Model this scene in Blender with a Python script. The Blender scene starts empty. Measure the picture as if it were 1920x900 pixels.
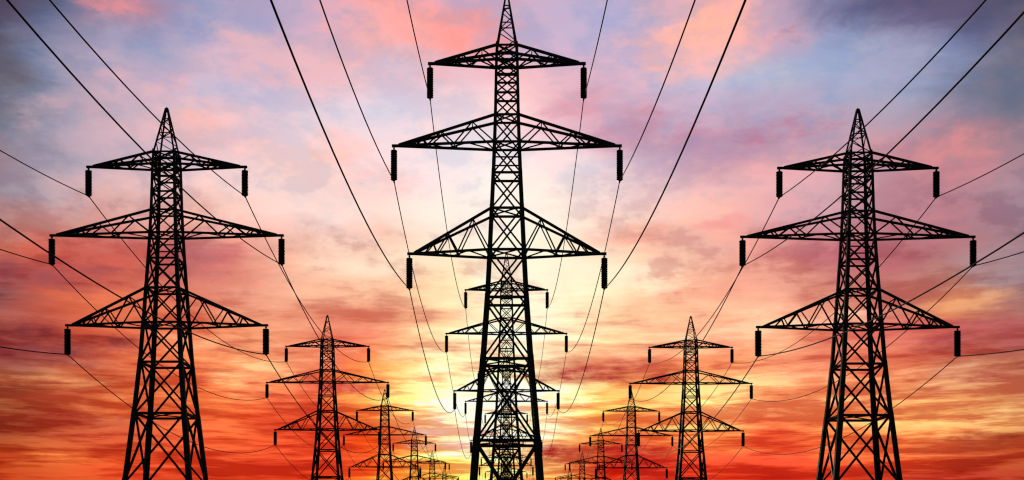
import bpy, math, random
from mathutils import Vector

scene = bpy.context.scene
COL = scene.collection
R = math.radians

# ------------------------------------------------------------------ camera
EYE = 9.0                      # the viewer stands on a low rise
cam_d = bpy.data.cameras.new("camera")
cam = bpy.data.objects.new("camera", cam_d)
COL.objects.link(cam)
cam.location = (0, 0, EYE)
cam.rotation_euler = (R(90), 0, 0)
cam_d.sensor_width = 36
cam_d.lens = 40.0
cam_d.shift_x = 0.0059
cam_d.shift_y = 0.2985
cam_d.clip_start = 0.2
cam_d.clip_end = 12000
scene.camera = cam

scene.view_settings.view_transform = 'Standard'
scene.view_settings.look = 'None'
scene.view_settings.exposure = 0
scene.view_settings.gamma = 1
scene.view_settings.use_curve_mapping = False
scene.render.filter_size = 1.2
scene.cycles.pixel_filter_type = 'BLACKMAN_HARRIS'
scene.cycles.filter_width = 1.25

# ------------------------------------------------------------------ sky
SUN_AZ, SUN_EL = -1.4, 5.9
# what colour the evening sky and its cloud deck have, bearing by bearing: one
# row per elevation (from high to low), one column per bearing (left to right)
SKY = """
4e4862 6c6a89 b88398 9698bd b4a0be bea5c3 ee9f9c cda5be c8a5be b9aacd afa5c8 e8aaac c8a0b4 78769b 5a5378 565070 535369
53506a 777a9b aa94af 9499c3 b9a5c3 b3a6c8 f0aaa5 f29b96 c8aac3 b4acd0 b4aacd fab29b cdaabe a0a5c8 7d7da5 605d82 5d5d73
5d5a6e 8287a8 949bbe c3afc8 dcafbe dcb2be e1b4be dcaab4 d7afc3 beafd0 d7afc3 eeb4b4 beafcd a0a8cd 969ec3 7d80a0 736c7d
646476 8a91af cdaabc beb4d0 b9b2d2 deb9c8 dec3d4 d7c3d7 f0c3c8 d7aabe c3b4d0 b4b9d7 acb4d4 a0aacd 9ba2c3 80829e 696c82
6e6c7d a59baf c6acbe e1bcc8 d4c0d2 dec8d7 dacdde f0cdd4 f0d2d7 d4a5b9 c8a5be beb4d2 afa5c3 aaa0bc 9ea0bc 84829b 707084
7d7d91 afa0b4 cdafbe e8b9be e8c3cd e6d2de e1d7e4 ebd4de f5dee1 debed0 b996af b996b2 be96af b496ac b298ac b48794 967d8c
a07d82 aca0b6 d4b2be e1c8d4 f0cdcd f5c8c3 f0d7dc f0e1e8 f5e6e8 e4d4e1 cdaac0 cd9baf d7a0ac d7a5af cd8c96 b97d8a a58291
91879b b4a5b4 deb6b9 f0c3be f0d2d4 f2d0cd f0cdcd f5e8eb faebe8 f0d7d7 ebc8cd e1b4b9 e1afb4 cda5b4 c38c98 b48291 a58c9b
af8282 cda09b e1a59b f0beaf f2cdc6 f0d7d7 f5dcd7 fcebe4 feeee4 fce1d4 f2cdc6 f0b9af d7a5ac cd9ba8 c38791 b27d8c 9b8294
c8735f d46955 cd6962 d77d76 eba596 eebeaf f5c3af fce6d2 fff0de fee4cd f2b4a0 eeb9aa e19691 c67880 b96e76 b4737a 9b7d8a
a55555 b94b4b c35f5a b9696c de8776 f8cdb4 fadcc3 fee1be fff4de ffebd2 fcd4b9 f0b4a0 e1918a c36e73 b46970 a5828c 967d8a
8c555a c35f4b d77355 e17d64 e8a08c f8bea0 f5be9b ffe1b4 fff6dc ffebc8 fcd2af f0a087 f2af96 e19b87 c8827a e8a56e 966e76
a05046 c8553c d76946 e17d5f eba082 e18c73 e88c73 fad7aa fff8e1 ffe6be f5b996 fac8a5 f5b99b d77869 c36962 be5555 a55a5c
873c41 963a3a c3503e eb875f f0a57d d75f4e e1785a ffd7a0 fffae4 f8c89b fac89b e67d64 f2a07d e18269 cd5f50 a84444 964b4b
96503e cd7350 c35f41 e16941 f5aa78 c84b37 f59655 fff0be fff0b9 b93e3a d75541 f59664 f5a578 de735a d76e52 d49676 c37d64
964e32 b45537 d7693c e87841 eb693e cd4130 ffbe69 fff0a5 ffffe1 ffd782 fab464 ffcd87 f0a069 eb9664 eba069 e19b69 c8825a
873726 a53c2a b4412d cd4b2d e85f32 d7412a f5783a fff5b4 ffffeb ffc86e ee7841 f59b55 e45a37 eb824b e89155 e4965f be7346
af4620 cd5a2d d24826 de502a cd3c23 d73c20 eb642d ffe178 fff5b4 cd3226 be2d26 e44b2a de462a e1502d e15f32 be4b2d b44b2a
a52a12 b93016 cd3c1c b92a19 d74623 c32d16 f06e1e ffc83c ffd250 e15f1e cd2d19 d7371e c32619 cd2d1c c82d1c aa281c 962619
"""
SKY = [[tuple(int(h[k:k + 2], 16) / 255 for k in (0, 2, 4)) for h in line.split()]
       for line in SKY.strip().splitlines()]


def lin(c):
    return tuple(v / 12.92 if v <= 0.04045 else ((v + 0.055) / 1.055) ** 2.4 for v in c)


SKY = [[lin(c) for c in row] for row in SKY]
T_TOP, T_LOW, T_SIDE = 0.479, 0.0572, 0.445


def sky_at(az, v):
    """Colour at a bearing (radians) and a slope v = height over distance."""
    tx, ty = math.tan(az), v / max(math.cos(az), .2)
    fx = (tx + T_SIDE) / (1.011 * 2 * T_SIDE) * 16
    fy = (T_TOP - ty) / (T_TOP - T_LOW) * 18
    fx = min(max(fx, 0), 15.999); fy = min(max(fy, 0), 17.999)
    i, j = int(fy), int(fx); a, b = fy - i, fx - j
    return tuple((SKY[i][j][k] * (1 - b) + SKY[i][j + 1][k] * b) * (1 - a)
                 + (SKY[i + 1][j][k] * (1 - b) + SKY[i + 1][j + 1][k] * b) * a for k in range(3))


world = bpy.data.worlds.new("World")
scene.world = world
world.use_nodes = True
nt = world.node_tree
nt.nodes.clear()


class Nodes:
    def __init__(s, tree):
        s.t = tree

    def new(s, kind, **kw):
        n = s.t.nodes.new(kind)
        for k, v in kw.items():
            setattr(n, k, v)
        return n

    def put(s, sock, v):
        if isinstance(v, bpy.types.NodeSocket):
            s.t.links.new(v, sock)
        else:
            sock.default_value = v

    def math(s, op, a, b=0.0, c=0.0, clamp=False):
        n = s.new('ShaderNodeMath', operation=op, use_clamp=clamp)
        s.put(n.inputs[0], a); s.put(n.inputs[1], b); s.put(n.inputs[2], c)
        return n.outputs[0]

    def rng(s, v, a, b, c, d, interp='LINEAR'):
        n = s.new('ShaderNodeMapRange', interpolation_type=interp, clamp=True)
        s.put(n.inputs['Value'], v)
        s.put(n.inputs['From Min'], a); s.put(n.inputs['From Max'], b)
        s.put(n.inputs['To Min'], c); s.put(n.inputs['To Max'], d)
        return n.outputs['Result']

    def mix(s, f, a, b, blend='MIX'):
        n = s.new('ShaderNodeMix', data_type='RGBA', blend_type=blend, clamp_factor=True)
        s.put(n.inputs[0], f); s.put(n.inputs[6], a); s.put(n.inputs[7], b)
        return n.outputs[2]

    def xyz(s, x, y, z):
        n = s.new('ShaderNodeCombineXYZ')
        s.put(n.inputs[0], x); s.put(n.inputs[1], y); s.put(n.inputs[2], z)
        return n.outputs[0]

    def noise(s, vec, scale, detail, rough=.5, dist=0.0):
        n = s.new('ShaderNodeTexNoise')
        s.put(n.inputs['Vector'], vec)
        n.inputs['Scale'].default_value = scale
        n.inputs['Detail'].default_value = detail
        n.inputs['Roughness'].default_value = rough
        n.inputs['Distortion'].default_value = dist
        return n


N = Nodes(nt)
tc = N.new('ShaderNodeTexCoord')
sep = N.new('ShaderNodeSeparateXYZ')
nt.links.new(tc.outputs['Generated'], sep.inputs[0])
dx, dy, dz = sep.outputs
hyp = N.math('SQRT', N.math('ADD', N.math('MULTIPLY', dx, dx), N.math('MULTIPLY', dy, dy)))
hyp = N.math('MAXIMUM', hyp, 0.02)
az = N.math('ARCTAN2', dx, dy)
v = N.math('DIVIDE', dz, hyp)
# a cloud deck seen from below: long streaks low down, billows higher up
deep = N.math('MULTIPLY', N.math('LOGARITHM', N.math('ADD', N.math('MAXIMUM', v, 0.0), 0.10), math.e), 1.12)
deck = N.xyz(az, deep, 0.3)
low = N.rng(v, .14, .36, 1, 0, 'SMOOTHSTEP')
# gentle drift of the cloud edges
wn = N.noise(deck, 11.0, 9.0, .64, .4)
ws = N.new('ShaderNodeSeparateXYZ')
nt.links.new(wn.outputs['Color'], ws.inputs[0])
wide = N.rng(v, .06, .40, .10, .10)
tall = N.rng(v, .06, .40, .026, .075)
az2 = N.math('ADD', az, N.math('MULTIPLY', N.math('SUBTRACT', ws.outputs[0], .5), wide))
v2 = N.math('ADD', v, N.math('MULTIPLY', N.math('SUBTRACT', ws.outputs[1], .5), tall))
NAZ, AZM = 25, R(26)
fac = N.rng(az2, -AZM, AZM, 0.0, 1.0)
NV, V0, V1 = 21, 0.050, 0.480
col = None
for i in range(NV):
    vi = V0 + (V1 - V0) * i / (NV - 1)
    rp = N.new('ShaderNodeValToRGB')
    cr = rp.color_ramp
    cr.interpolation = 'CARDINAL'
    for j in range(NAZ):
        e = cr.elements[j] if j < 2 else cr.elements.new(j / (NAZ - 1))
        if j == 1:
            e.position = 1.0 if NAZ == 2 else 1 / (NAZ - 1)
    for j, e in enumerate(sorted(cr.elements, key=lambda q: q.position)):
        e.position = j / (NAZ - 1)
        e.color = sky_at(-AZM + 2 * AZM * j / (NAZ - 1), vi) + (1,)
    nt.links.new(fac, rp.inputs[0])
    if col is None:
        col = rp.outputs[0]
    else:
        dv = (V1 - V0) / (NV - 1)
        col = N.mix(N.rng(v2, vi - dv, vi, 0, 1), col, rp.outputs[0])
# streaks and wisps
flat = N.math('MULTIPLY', v, 1.45)
n1 = N.noise(N.xyz(az, flat, 4.1), 13.0, 10.0, .58, .15).outputs['Fac']
n2 = N.noise(N.xyz(az, flat, 7.7), 34.0, 9.0, .62, .1).outputs['Fac']
nn = N.math('ADD', N.math('MULTIPLY', n1, .6), N.math('MULTIPLY', n2, .4))
b1 = N.noise(N.xyz(az, N.math('MULTIPLY', deep, 1.7), 2.2), 6.0, 10.0, .60, .35).outputs['Fac']
b2 = N.noise(N.xyz(az, N.math('MULTIPLY', deep, 1.6), 5.2), 20.0, 9.0, .62, .2).outputs['Fac']
bands = N.math('ADD', N.math('MULTIPLY', b1, .62), N.math('MULTIPLY', b2, .38))
puffs = N.math('MULTIPLY_ADD', nn, 1.85, -.425)
field = N.mix(low, puffs, bands)
foot = N.rng(v, .10, .20, .045, 0.0)
dark = N.rng(field, .505, N.math('ADD', foot, .395), 0, 1, 'SMOOTHSTEP')
light = N.rng(field, .495, N.math('SUBTRACT', .60, foot), 0, 1, 'SMOOTHSTEP')
dtint = N.mix(low, (.88, .95, 1.01, 1), (.72, .43, .45, 1))
ltint = N.mix(N.rng(v, .10, .25, 1, 0, 'SMOOTHSTEP'), (1.13, 1.04, 1.01, 1), (1.26, 1.85, 2.0, 1))
# single banks of cloud: bearing, elevation and half extents in degrees, colour, cover
CLOUDS = [
    (9.1, 23.23, 3.1, 1.68, 246, 180, 174, 0.80),
    (10.4, 24.36, 1.9, 1.32, 250, 180, 162, 0.75),
    (13.4, 23.57, 1.9, 0.99, 225, 165, 180, 0.60),
    (-2.1, 24.22, 3.1, 1.07, 247, 150, 145, 0.65),
    (-6.7, 24.35, 2.6, 1.55, 238, 168, 170, 0.50),
    (-9.3, 22.54, 2.6, 1.36, 222, 178, 190, 0.60),
    (-13.7, 22.96, 2.4, 1.00, 212, 175, 188, 0.70),
    (-18.7, 24.12, 1.8, 0.59, 215, 140, 150, 0.70),
    (-17.2, 21.33, 1.8, 0.94, 215, 172, 188, 0.65),
    (-21.0, 19.52, 2.2, 0.78, 190, 160, 178, 0.60),
    (-15.2, 19.60, 1.5, 1.04, 232, 180, 178, 0.70),
    (-10.9, 18.74, 2.7, 0.59, 248, 198, 190, 0.70),
    (-8.0, 18.96, 1.6, 0.90, 245, 192, 186, 0.60),
    (-12.4, 24.25, 1.4, 0.52, 160, 165, 205, 0.50),
    (-4.8, 23.03, 1.5, 0.68, 190, 190, 218, 0.60),
    (-6.7, 20.71, 1.9, 0.93, 205, 205, 228, 0.50),
    (-16.9, 22.90, 2.2, 1.31, 148, 155, 192, 0.50),
    (4.8, 21.01, 2.3, 0.93, 205, 150, 172, 0.70),
    (6.9, 20.00, 3.0, 0.82, 178, 135, 165, 0.65),
    (10.4, 19.32, 2.6, 0.82, 182, 138, 168, 0.60),
    (14.2, 19.80, 2.3, 0.65, 178, 122, 152, 0.75),
    (14.0, 20.96, 2.8, 0.91, 170, 155, 188, 0.50),
    (21.3, 18.19, 2.6, 1.13, 205, 135, 142, 0.65),
    (19.4, 23.99, 5.3, 0.85, 92, 88, 122, 0.45),
    (16.9, 22.24, 3.7, 1.10, 158, 165, 196, 0.45),
    (12.7, 21.86, 2.6, 0.79, 172, 180, 205, 0.50),
    (23.6, 19.89, 1.4, 1.31, 105, 108, 132, 0.50),
    (-6.7, 17.86, 2.3, 0.68, 225, 180, 185, 0.50),
    (5.9, 15.14, 2.0, 0.55, 240, 165, 150, 0.70),
    (8.3, 14.74, 1.6, 0.45, 238, 170, 155, 0.60),
    (11.7, 15.33, 1.7, 0.54, 228, 150, 148, 0.60),
    (-21.0, 13.58, 2.9, 0.76, 205, 90, 78, 0.60),
    (-22.0, 12.60, 2.7, 0.66, 150, 75, 85, 0.70),
    (-14.7, 13.93, 2.1, 0.73, 180, 100, 110, 0.60),
    (16.0, 13.73, 3.0, 0.93, 190, 105, 115, 0.60),
    (19.4, 13.00, 2.6, 0.67, 175, 100, 110, 0.50),
    (23.1, 12.69, 1.8, 1.06, 165, 140, 155, 0.60),
    (22.4, 11.32, 1.7, 0.48, 238, 175, 130, 0.45),
    (-8.3, 11.33, 3.7, 0.43, 225, 135, 110, 0.60),
    (-3.5, 11.48, 1.6, 0.33, 240, 170, 135, 0.60),
    (-22.2, 9.42, 3.5, 1.02, 125, 52, 62, 0.75),
    (-8.3, 7.92, 2.9, 0.52, 185, 58, 55, 0.80),
    (-3.2, 8.26, 1.9, 0.34, 225, 110, 80, 0.60),
    (4.6, 8.56, 3.3, 0.58, 175, 58, 60, 0.85),
    (6.2, 9.45, 1.9, 0.26, 225, 110, 95, 0.50),
    (-20.6, 5.94, 4.0, 0.40, 165, 62, 48, 0.70),
    (-13.7, 5.90, 3.0, 0.31, 200, 70, 45, 0.60),
    (4.3, 4.73, 4.1, 0.74, 180, 40, 40, 0.85),
    (10.6, 4.22, 4.2, 0.42, 215, 60, 40, 0.60),
    (22.5, 4.95, 1.4, 0.37, 132, 45, 40, 0.80),
    (19.4, 4.80, 2.9, 0.40, 215, 90, 55, 0.50),
    (21.7, 3.29, 4.9, 0.40, 165, 45, 32, 0.70),
    (14.5, 8.57, 2.5, 0.51, 225, 120, 95, 0.50),
    (18.2, 10.10, 3.4, 0.49, 200, 85, 85, 0.60),
    (22.9, 9.73, 2.9, 0.63, 155, 62, 68, 0.70),
    (22.9, 7.87, 2.3, 0.29, 190, 105, 92, 0.60),
    (-3.8, 9.87, 2.7, 0.57, 255, 240, 205, 0.45),
    (-2.2, 5.94, 2.0, 1.38, 255, 255, 240, 0.90),
    (1.3, 6.21, 1.6, 1.01, 255, 252, 215, 0.80),
    (2.7, 7.31, 1.6, 0.69, 255, 240, 190, 0.70),
    (-13.2, 8.31, 2.0, 0.44, 248, 185, 135, 0.60),
    (10.1, 6.84, 1.7, 0.39, 255, 215, 140, 0.60),
    (19.8, 6.29, 2.9, 0.65, 238, 175, 110, 0.60),
    (-21.7, 7.62, 2.5, 0.25, 215, 145, 100, 0.60),
    (-21.7, 4.09, 3.5, 0.20, 222, 110, 60, 0.60),
    (1.3, 16.25, 3.5, 1.73, 255, 240, 230, 0.50),
    (-6.7, 14.16, 2.9, 0.88, 252, 225, 205, 0.50),
    (5.4, 13.19, 3.5, 0.76, 255, 236, 212, 0.60),
    (-14.0, 9.86, 2.3, 0.40, 245, 175, 135, 0.50),
    (13.2, 6.82, 2.8, 0.41, 245, 175, 120, 0.50),
    (-10.4, 4.01, 3.6, 0.32, 205, 55, 32, 0.60),
    (-16.9, 3.39, 2.9, 0.26, 190, 48, 25, 0.60),
    (16.0, 10.77, 1.5, 0.50, 250, 200, 175, 0.60),
]
nz = N.noise(N.xyz(az, deep, 11.3), 17.0, 10.0, .66, .15).outputs['Fac']
nzs = N.math('MULTIPLY_ADD', nz, 5.5, -2.75)
body = N.rng(n2, .36, .62, .25, 1.0)
for a0, e0, ra, re, red, green, blue, cover in CLOUDS:
    ka, ke = 1 / (R(ra) * 1.3), 1 / (math.tan(R(re)) * 1.3)
    da = N.math('MULTIPLY_ADD', az, ka, -R(a0) * ka)
    de = N.math('MULTIPLY_ADD', v, ke, -math.tan(R(e0)) * ke)
    q = N.math('MULTIPLY_ADD', de, de, N.math('MULTIPLY_ADD', da, da, nzs))
    rgb = lin((red / 255, green / 255, blue / 255)) + (1,)
    veil = N.math('MULTIPLY', N.rng(q, 1.15, -.25, 0, cover * 1.25, 'SMOOTHSTEP'), body)
    col = N.mix(veil, col, rgb)
col = N.mix(dark, col, N.mix(1.0, col, dtint, 'MULTIPLY'))
col = N.mix(light, col, N.mix(1.0, col, ltint, 'MULTIPLY'))
fire = N.rng(v, .10, .28, 1, 0, 'SMOOTHSTEP')
col = N.mix(1.0, col, N.mix(fire, (1.06, 1.06, 1.02, 1), (1.20, 1.10, .92, 1)), 'MULTIPLY')
col = N.mix(1.0, col, (1.0, .975, .86, 1), 'DARKEN')     # nothing in the veil of cloud outshines the glow
# away from the sunset the plain dusk sky takes over
nish = N.new('ShaderNodeTexSky', sky_type='NISHITA', sun_disc=False)
nish.sun_elevation = R(SUN_EL)
nish.sun_rotation = R(SUN_AZ)
dusk = N.mix(1.0, nish.outputs[0], (.05, .05, .05, 1), 'MULTIPLY')
away = N.rng(N.math('ABSOLUTE', az), R(32), R(75), 0, 1, 'SMOOTHSTEP')
high = N.rng(v, .52, 1.2, 0, 1, 'SMOOTHSTEP')
col = N.mix(N.math('MAXIMUM', away, high), col, dusk)
bg = N.new('ShaderNodeBackground')
nt.links.new(col, bg.inputs[0])
bg.inputs[1].default_value = 1.0
out = N.new('ShaderNodeOutputWorld')
nt.links.new(bg.outputs[0], out.inputs[0])

# ------------------------------------------------------------------ sun
sl = bpy.data.lights.new("sun", 'SUN')
sl.energy = 2.0
sl.angle = R(0.5)
sl.color = (1.0, .74, .46)
sun = bpy.data.objects.new("sun", sl)
COL.objects.link(sun)
sun.rotation_euler = (R(-(90 - SUN_EL)), 0, R(-SUN_AZ))
sun.location = (0, 60, 80)


# ------------------------------------------------------------------ materials
def material(name, base, rough, spec, var=.35, scale=3.0, metal=0.0):
    m = bpy.data.materials.new(name)
    m.use_nodes = True
    t = m.node_tree
    K = Nodes(t)
    b = t.nodes['Principled BSDF']
    c = t.nodes.new('ShaderNodeTexCoord')
    n = K.noise(c.outputs['Object'], scale, 4.0, .6).outputs['Fac']
    a = tuple(x * (1 - var) for x in base) + (1,)
    d = tuple(x * (1 + var) for x in base) + (1,)
    t.links.new(K.mix(K.rng(n, .3, .7, 0, 1), a, d), b.inputs['Base Color'])
    t.links.new(K.rng(n, .3, .7, rough - .1, min(rough + .1, 1)), b.inputs['Roughness'])
    b.inputs['Specular IOR Level'].default_value = spec
    b.inputs['Metallic'].default_value = metal
    return m


STEEL = material('weathered_steel', (.022, .021, .021), .75, .15)
PORCELAIN = material('dark_glazed_porcelain', (.016, .012, .010), .55, .2)
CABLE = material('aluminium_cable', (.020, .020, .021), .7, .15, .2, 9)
SOIL = material('field', (.045, .040, .022), .95, .1, .5, .06)


# ------------------------------------------------------------------ mesh helpers
class MB:
    def __init__(s):
        s.v, s.f = [], []

    def bar(s, p, q, w, h=None, up=None):
        """A straight rolled-steel bar of rectangular section from p to q."""
        h = h or w
        p, q = Vector(p), Vector(q)
        d = (q - p).normalized()
        u = Vector(up) if up else (Vector((0, 0, 1)) if abs(d.z) < .95 else Vector((0, 1, 0)))
        a = d.cross(u).normalized(); b = a.cross(d).normalized()
        k = len(s.v)
        for e in (p, q):
            for sa, sb in ((-1, -1), (1, -1), (1, 1), (-1, 1)):
                s.v.append(e + a * (sa * w / 2) + b * (sb * h / 2))
        s.f += [(k, k + 3, k + 2, k + 1), (k + 4, k + 5, k + 6, k + 7)]
        for i in range(4):
            j = (i + 1) % 4
            s.f.append((k + i, k + j, k + 4 + j, k + 4 + i))

    def block(s, c, d):
        c = Vector(c)
        s.bar(c - Vector((0, 0, d[2] / 2)), c + Vector((0, 0, d[2] / 2)), d[0], d[1], up=(0, 1, 0))

    def lathe(s, prof, x, y, n=14):
        k = len(s.v)
        for r, z in prof:
            for i in range(n):
                a = 2 * math.pi * i / n
                s.v.append(Vector((x + r * math.cos(a), y + r * math.sin(a), z)))
        for m in range(len(prof) - 1):
            for i in range(n):
                j = (i + 1) % n
                s.f.append((k + m * n + i, k + m * n + j, k + (m + 1) * n + j, k + (m + 1) * n + i))
        s.f.append(tuple(k + i for i in range(n)))
        s.f.append(tuple(k + (len(prof) - 1) * n + i for i in reversed(range(n))))

    def tube(s, pts, r, n=6):
        k = len(s.v)
        for i, p in enumerate(pts):
            a, b = pts[max(i - 1, 0)], pts[min(i + 1, len(pts) - 1)]
            d = (b - a).normalized()
            u = d.cross(Vector((1, 0, 0))).normalized(); w = d.cross(u).normalized()
            for m in range(n):
                t = 2 * math.pi * m / n
                s.v.append(p + u * (r * math.cos(t)) + w * (r * math.sin(t)))
        for i in range(len(pts) - 1):
            for m in range(n):
                j = (m + 1) % n
                s.f.append((k + i * n + m, k + i * n + j, k + (i + 1) * n + j, k + (i + 1) * n + m))
        s.f.append(tuple(k + m for m in reversed(range(n))))
        s.f.append(tuple(k + (len(pts) - 1) * n + m for m in range(n)))

    def build(s, name, mat, parent=None, smooth=False):
        me = bpy.data.meshes.new(name)
        me.from_pydata([tuple(p) for p in s.v], [], s.f)
        me.materials.append(mat)
        if smooth:
            me.polygons.foreach_set('use_smooth', [True] * len(me.polygons))
            me.set_sharp_from_angle(angle=R(40))
        me.update()
        o = bpy.data.objects.new(name, me)
        COL.objects.link(o)
        if parent:
            o.parent = parent
        return o


def tag(o, label=None, cat=None, group=None, kind=None):
    for k, val in (('label', label), ('category', cat), ('group', group), ('kind', kind)):
        if val:
            o[k] = val
    return o


# ------------------------------------------------------------------ ground
g = MB()
n, S = 40, 9000.0
for iy in range(n + 1):
    for ix in range(n + 1):
        g.v.append(Vector((-S + 2 * S * ix / n, -S + 2 * S * iy / n, 0)))
for iy in range(n):
    for ix in range(n):
        k = iy * (n + 1) + ix
        g.f.append((k, k + 1, k + n + 2, k + n + 1))
tag(g.build('field_ground', SOIL), kind='structure')

# ------------------------------------------------------------------ pylons
APEX = 45.6
LEVELS = [41.9, 40.95, 39.97, 38.75, 37.3, 35.5, 33.45, 31.1, 28.35, 25.2, 21.15, 15.8, 8.6, -0.3]
WIDTH = [(45.6, .06), (41.9, .68), (37.3, .76), (34.4, .855), (31.3, 1.0), (28.5, 1.13), (25.3, 1.29),
         (21.2, 1.58), (15.8, 2.02), (13.2, 2.21), (0, 3.15), (-1, 3.2)]
ARMS = [(41.9, 40.95, 5.09), (37.3, 35.5, 7.48), (31.1, 28.35, 6.46)]     # chord heights, reach
HANG = 2.32                                                               # insulator string


def half(z):
    for (za, wa), (zb, wb) in zip(WIDTH, WIDTH[1:]):
        if za >= z >= zb:
            return wa + (wb - wa) * (za - z) / (za - zb)
    return WIDTH[-1][1]


def leg_w(z):
    return .15 + (41.9 - z) / 41.9 * .28


def corner(sx, sy, z):
    w = half(z)
    return Vector((sx * w, sy * w, z))


def lerp(a, b, t):
    return a + (b - a) * t


def make_leg(sx, sy):
    m = MB()
    for za, zb in zip(LEVELS, LEVELS[1:]):
        w = leg_w(zb)
        a, b = corner(sx, sy, za + .22), corner(sx, sy, zb)
        # an angle section: two plates meeting at the outer corner
        t = w * .28
        ox, oy = Vector((sx * (w - t) / 2, 0, 0)), Vector((0, sy * (w - t) / 2, 0))
        ix, iy = Vector((-sx * t / 2, 0, 0)), Vector((0, -sy * (t / 2 + .003), 0))
        m.bar(a + oy, b + oy, w, t, up=(0, 1, 0))
        m.bar(a + ox + iy, b + ox + iy, t, w - t, up=(0, 1, 0))
        # splice plate at the joint
        m.bar(b + oy * 1.02 + Vector((0, sy * t * .75, .35)), b + oy * 1.02 + Vector((0, sy * t * .75, -.35)),
              w * .8, .03, up=(0, 1, 0))
    return m


FACES = [((-1, -1), (1, -1)), ((1, -1), (1, 1)), ((1, 1), (-1, 1)), ((-1, 1), (-1, -1))]


def make_bracing():
    m = MB()
    for i, z in enumerate(LEVELS[:-1]):
        hw = .11 + (41.9 - z) / 41.9 * .14
        dw = .074 + (41.9 - z) / 41.9 * .115
        for a, b in FACES:
            m.bar(corner(*a, z), corner(*b, z), hw)
            zb = LEVELS[i + 1]
            nrm = Vector(((a[0] + b[0]) / 2, (a[1] + b[1]) / 2, 0)) * (dw * .52)
            m.bar(corner(*a, z) + nrm, corner(*b, zb) + nrm, dw)
            m.bar(corner(*b, z) - nrm, corner(*a, zb) - nrm, dw)
            if z > 40 or abs(z - 35.5) < .1:     # the crowded joints under the crossarms
                mid = (z + zb) / 2
                m.bar(corner(*a, mid), corner(*b, mid), dw * .9)
    for z in (41.9, 40.95, 37.3, 35.5, 31.1, 28.35, 21.15, 15.8):
        m.bar(corner(-1, -1, z), corner(1, 1, z), .08)
        m.bar(corner(1, -1, z + .09), corner(-1, 1, z + .09), .08)
    return m


def make_spire():
    m = MB()
    for sx in (-1, 1):
        for sy in (-1, 1):
            m.bar(corner(sx, sy, 41.75), Vector((sx * .05, sy * .05, APEX)), .095)
    zs = [41.9, 42.75, 43.5, 44.15, 44.7]
    for k in range(len(zs) - 1):
        for q, (a, b) in enumerate(FACES):
            p0, p1 = (a, b) if (k + q) % 2 else (b, a)
            m.bar(corner(*p0, zs[k]), corner(*p1, zs[k + 1]), .052)
            if k in (1, 3):
                m.bar(corner(*a, zs[k + 1]), corner(*b, zs[k + 1]), .06)
    m.lathe([(.07, APEX - .3), (.06, APEX), (.02, APEX + .12)], 0, 0, 8)
    return m


UP = (.24, .56, .76)
DN = (0.0, .42, .70)


def make_arm(z_top, z_low, reach):
    m = MB()
    tip = reach - .36
    for sx in (-1, 1):
        end = Vector((sx * tip, 0, z_low))
        cw = .155
        up, lo = {}, {}
        for sy in (-1, 1):
            e = end + Vector((0, sy * .06, 0))
            up[sy] = (corner(sx, sy, z_top), e + Vector((0, 0, .05)))
            lo[sy] = (corner(sx, sy, z_low), e)
            m.bar(*up[sy], cw)
            m.bar(*lo[sy], cw * .95)
            seq = []
            for k in range(3):
                seq += [lerp(*lo[sy], DN[k]), lerp(*up[sy], UP[k])]
            seq.append(lerp(*lo[sy], .86))
            for a, b in zip(seq, seq[1:]):
                m.bar(a, b, .08)
        # lacing in the bottom and top planes
        pl = [lerp(*lo[(-1) ** k], t) for k, t in enumerate((0, .28, .5, .68, .84))]
        for a, b in zip(pl, pl[1:]):
            m.bar(a, b, .07)
        for t in (.42, .70):
            m.bar(lerp(*lo[-1], t), lerp(*lo[1], t), .07)
        for t in (.24, .56):
            m.bar(lerp(*up[-1], t), lerp(*up[1], t), .065)
        # gusset plates and the tip beam
        m.block(end + Vector((-sx * .18, 0, .02)), (.5, .20, .20))
        m.bar(end + Vector((-sx * .1, 0, -.005)), end + Vector((sx * .50, 0, -.005)), .15, .17)
    return m


def make_insulator(sx, z_low, reach):
    m = MB()
    x, zt = sx * reach, z_low - .05
    m.bar((x, 0, zt + .04), (x, 0, zt - .30), .06)
    m.block((x, 0, zt - .13), (.12, .05, .10))
    prof = [(.06, zt - .22)]
    nd, z0, ln = 17, zt - .26, 1.98
    st = ln / nd
    for k in range(nd):
        zc = z0 - k * st
        prof += [(.185, zc), (.215, zc - st * .25), (.226, zc - st * .50), (.195, zc - st * .74), (.18, zc - st * .97)]
    prof += [(.10, z0 - ln - .03), (.05, z0 - ln - .06)]
    m.lathe(prof, x, 0)
    m.bar((x, -.20, z0 - ln - .05), (x, .20, z0 - ln - .05), .10, .09)
    return m


def make_pylon():
    root = bpy.data.objects.new('lattice_pylon', None)
    COL.objects.link(root)
    for sx in (-1, 1):
        for sy in (-1, 1):
            make_leg(sx, sy).build('leg', STEEL, root)
    make_bracing().build('bracing', STEEL, root)
    make_spire().build('spire', STEEL, root)
    for (zt, zl, r), word in zip(ARMS, ('short shallow top crossarm', 'widest middle crossarm', 'deep lowest crossarm')):
        arm = make_arm(zt, zl, r).build('crossarm', STEEL, root)
        arm['label'] = word
        for sx in (-1, 1):
            make_insulator(sx, zl, r).build('insulator', PORCELAIN, arm, smooth=True)
    return root


def copy_tree(o, parent=None):
    c = o.copy()
    COL.objects.link(c)
    if parent:
        c.parent = parent
    for ch in list(o.children):
        copy_tree(ch, c)
    return c


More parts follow.
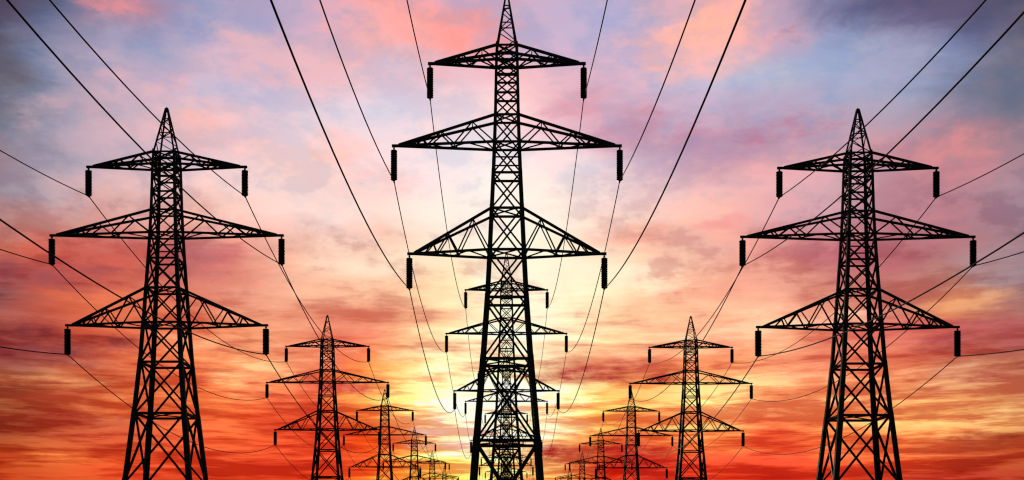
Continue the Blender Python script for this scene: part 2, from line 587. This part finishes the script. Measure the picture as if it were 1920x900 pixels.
SQUASH = .8188            # the outer rows carry the lower type of pylon
STEP = 66.7
ROWS = {'middle': (.06, 75.4, 1.0, 9), 'left': (-22.09, 74.1, SQUASH, 7), 'right': (22.82, 73.8, SQUASH, 7)}
LIFT = {'middle': 0, 'left': .14, 'right': -.03}
LABELS = {
    'middle': [
        'tallest lattice pylon, in the middle row, its spire tip cut off by the view',
        'second pylon of the middle row, its spire framed by the tallest pylon',
        'third pylon of the middle row, straight behind the one framed by the tallest pylon',
        'fourth pylon of the middle row, seen through the legs of the tallest one',
        'fifth pylon of the middle row, counted from the tallest one',
        'sixth pylon of the middle row, counted from the tallest one',
        'seventh pylon of the middle row, tiny between the tallest one\'s legs',
        'eighth pylon of the middle row, barely showing between the legs in front',
        'farthest pylon of the middle row, only its top showing low in the glow'],
    'left': [
        'big black lattice pylon at the left, nearest of the left row',
        'second pylon of the left row, black against red cloud, half the first one\'s size',
        'third pylon of the left row, its spire beside the second one\'s hanging insulator',
        'fourth pylon of the left row, small, just left of the bright glow',
        'fifth pylon of the left row, tiny, its top crossarm low over the horizon',
        'sixth pylon of the left row, only spire and top crossarm showing',
        'last pylon of the left row, a speck nearest the glow'],
    'right': [
        'big black lattice pylon at the right, nearest of the right row',
        'second pylon of the right row, black against orange cloud, half the first one\'s size',
        'third pylon of the right row, its spire touching the second one\'s hanging insulator',
        'fourth pylon of the right row, small, against dark red cloud',
        'fifth pylon of the right row, tiny, its top crossarm low over the horizon',
        'sixth pylon of the right row, only spire and top crossarm showing',
        'last pylon of the right row, a speck beside the tallest pylon\'s leg'],
}
proto = make_pylon()
used = False
for row, (x, y0, sz, count) in ROWS.items():
    for k in range(count):
        o = copy_tree(proto) if used else proto
        used = True
        o.location = (x, y0 + STEP * k, LIFT[row])
        o.scale = (1, 1, sz)
        tag(o, LABELS[row][k], 'pylon', 'lattice pylons of the ' + row + ' row')

# ------------------------------------------------------------------ conductors
SAG_B, SAG_NEAR = .0028, .0022
for row, (x, y0, sz, count) in ROWS.items():
    for (zt, zl, r), level in zip(ARMS, ('top', 'middle', 'lowest')):
        for sx, side in ((-1, 'left'), (1, 'right')):
            zc = (zl - HANG) * sz + LIFT[row]
            pts = []
            for k in range(-1, count - 1):
                ya = y0 + STEP * k
                seg = 26
                for i in range(seg + (1 if k == count - 2 else 0)):
                    u = STEP * i / seg
                    pts.append(Vector((x + sx * r, ya + u, zc - (SAG_NEAR if k < 0 else SAG_B) * u * (STEP - u))))
            pts = [p for p in pts if p.y > 9.0]
            m = MB()
            m.tube(pts, .034)
            o = m.build('power_line', CABLE, None, smooth=True)
            tag(o, f'thin black cable hung from the {side} tips of the {level} crossarms of the {row} row',
                'cable', 'cables strung along the pylons')
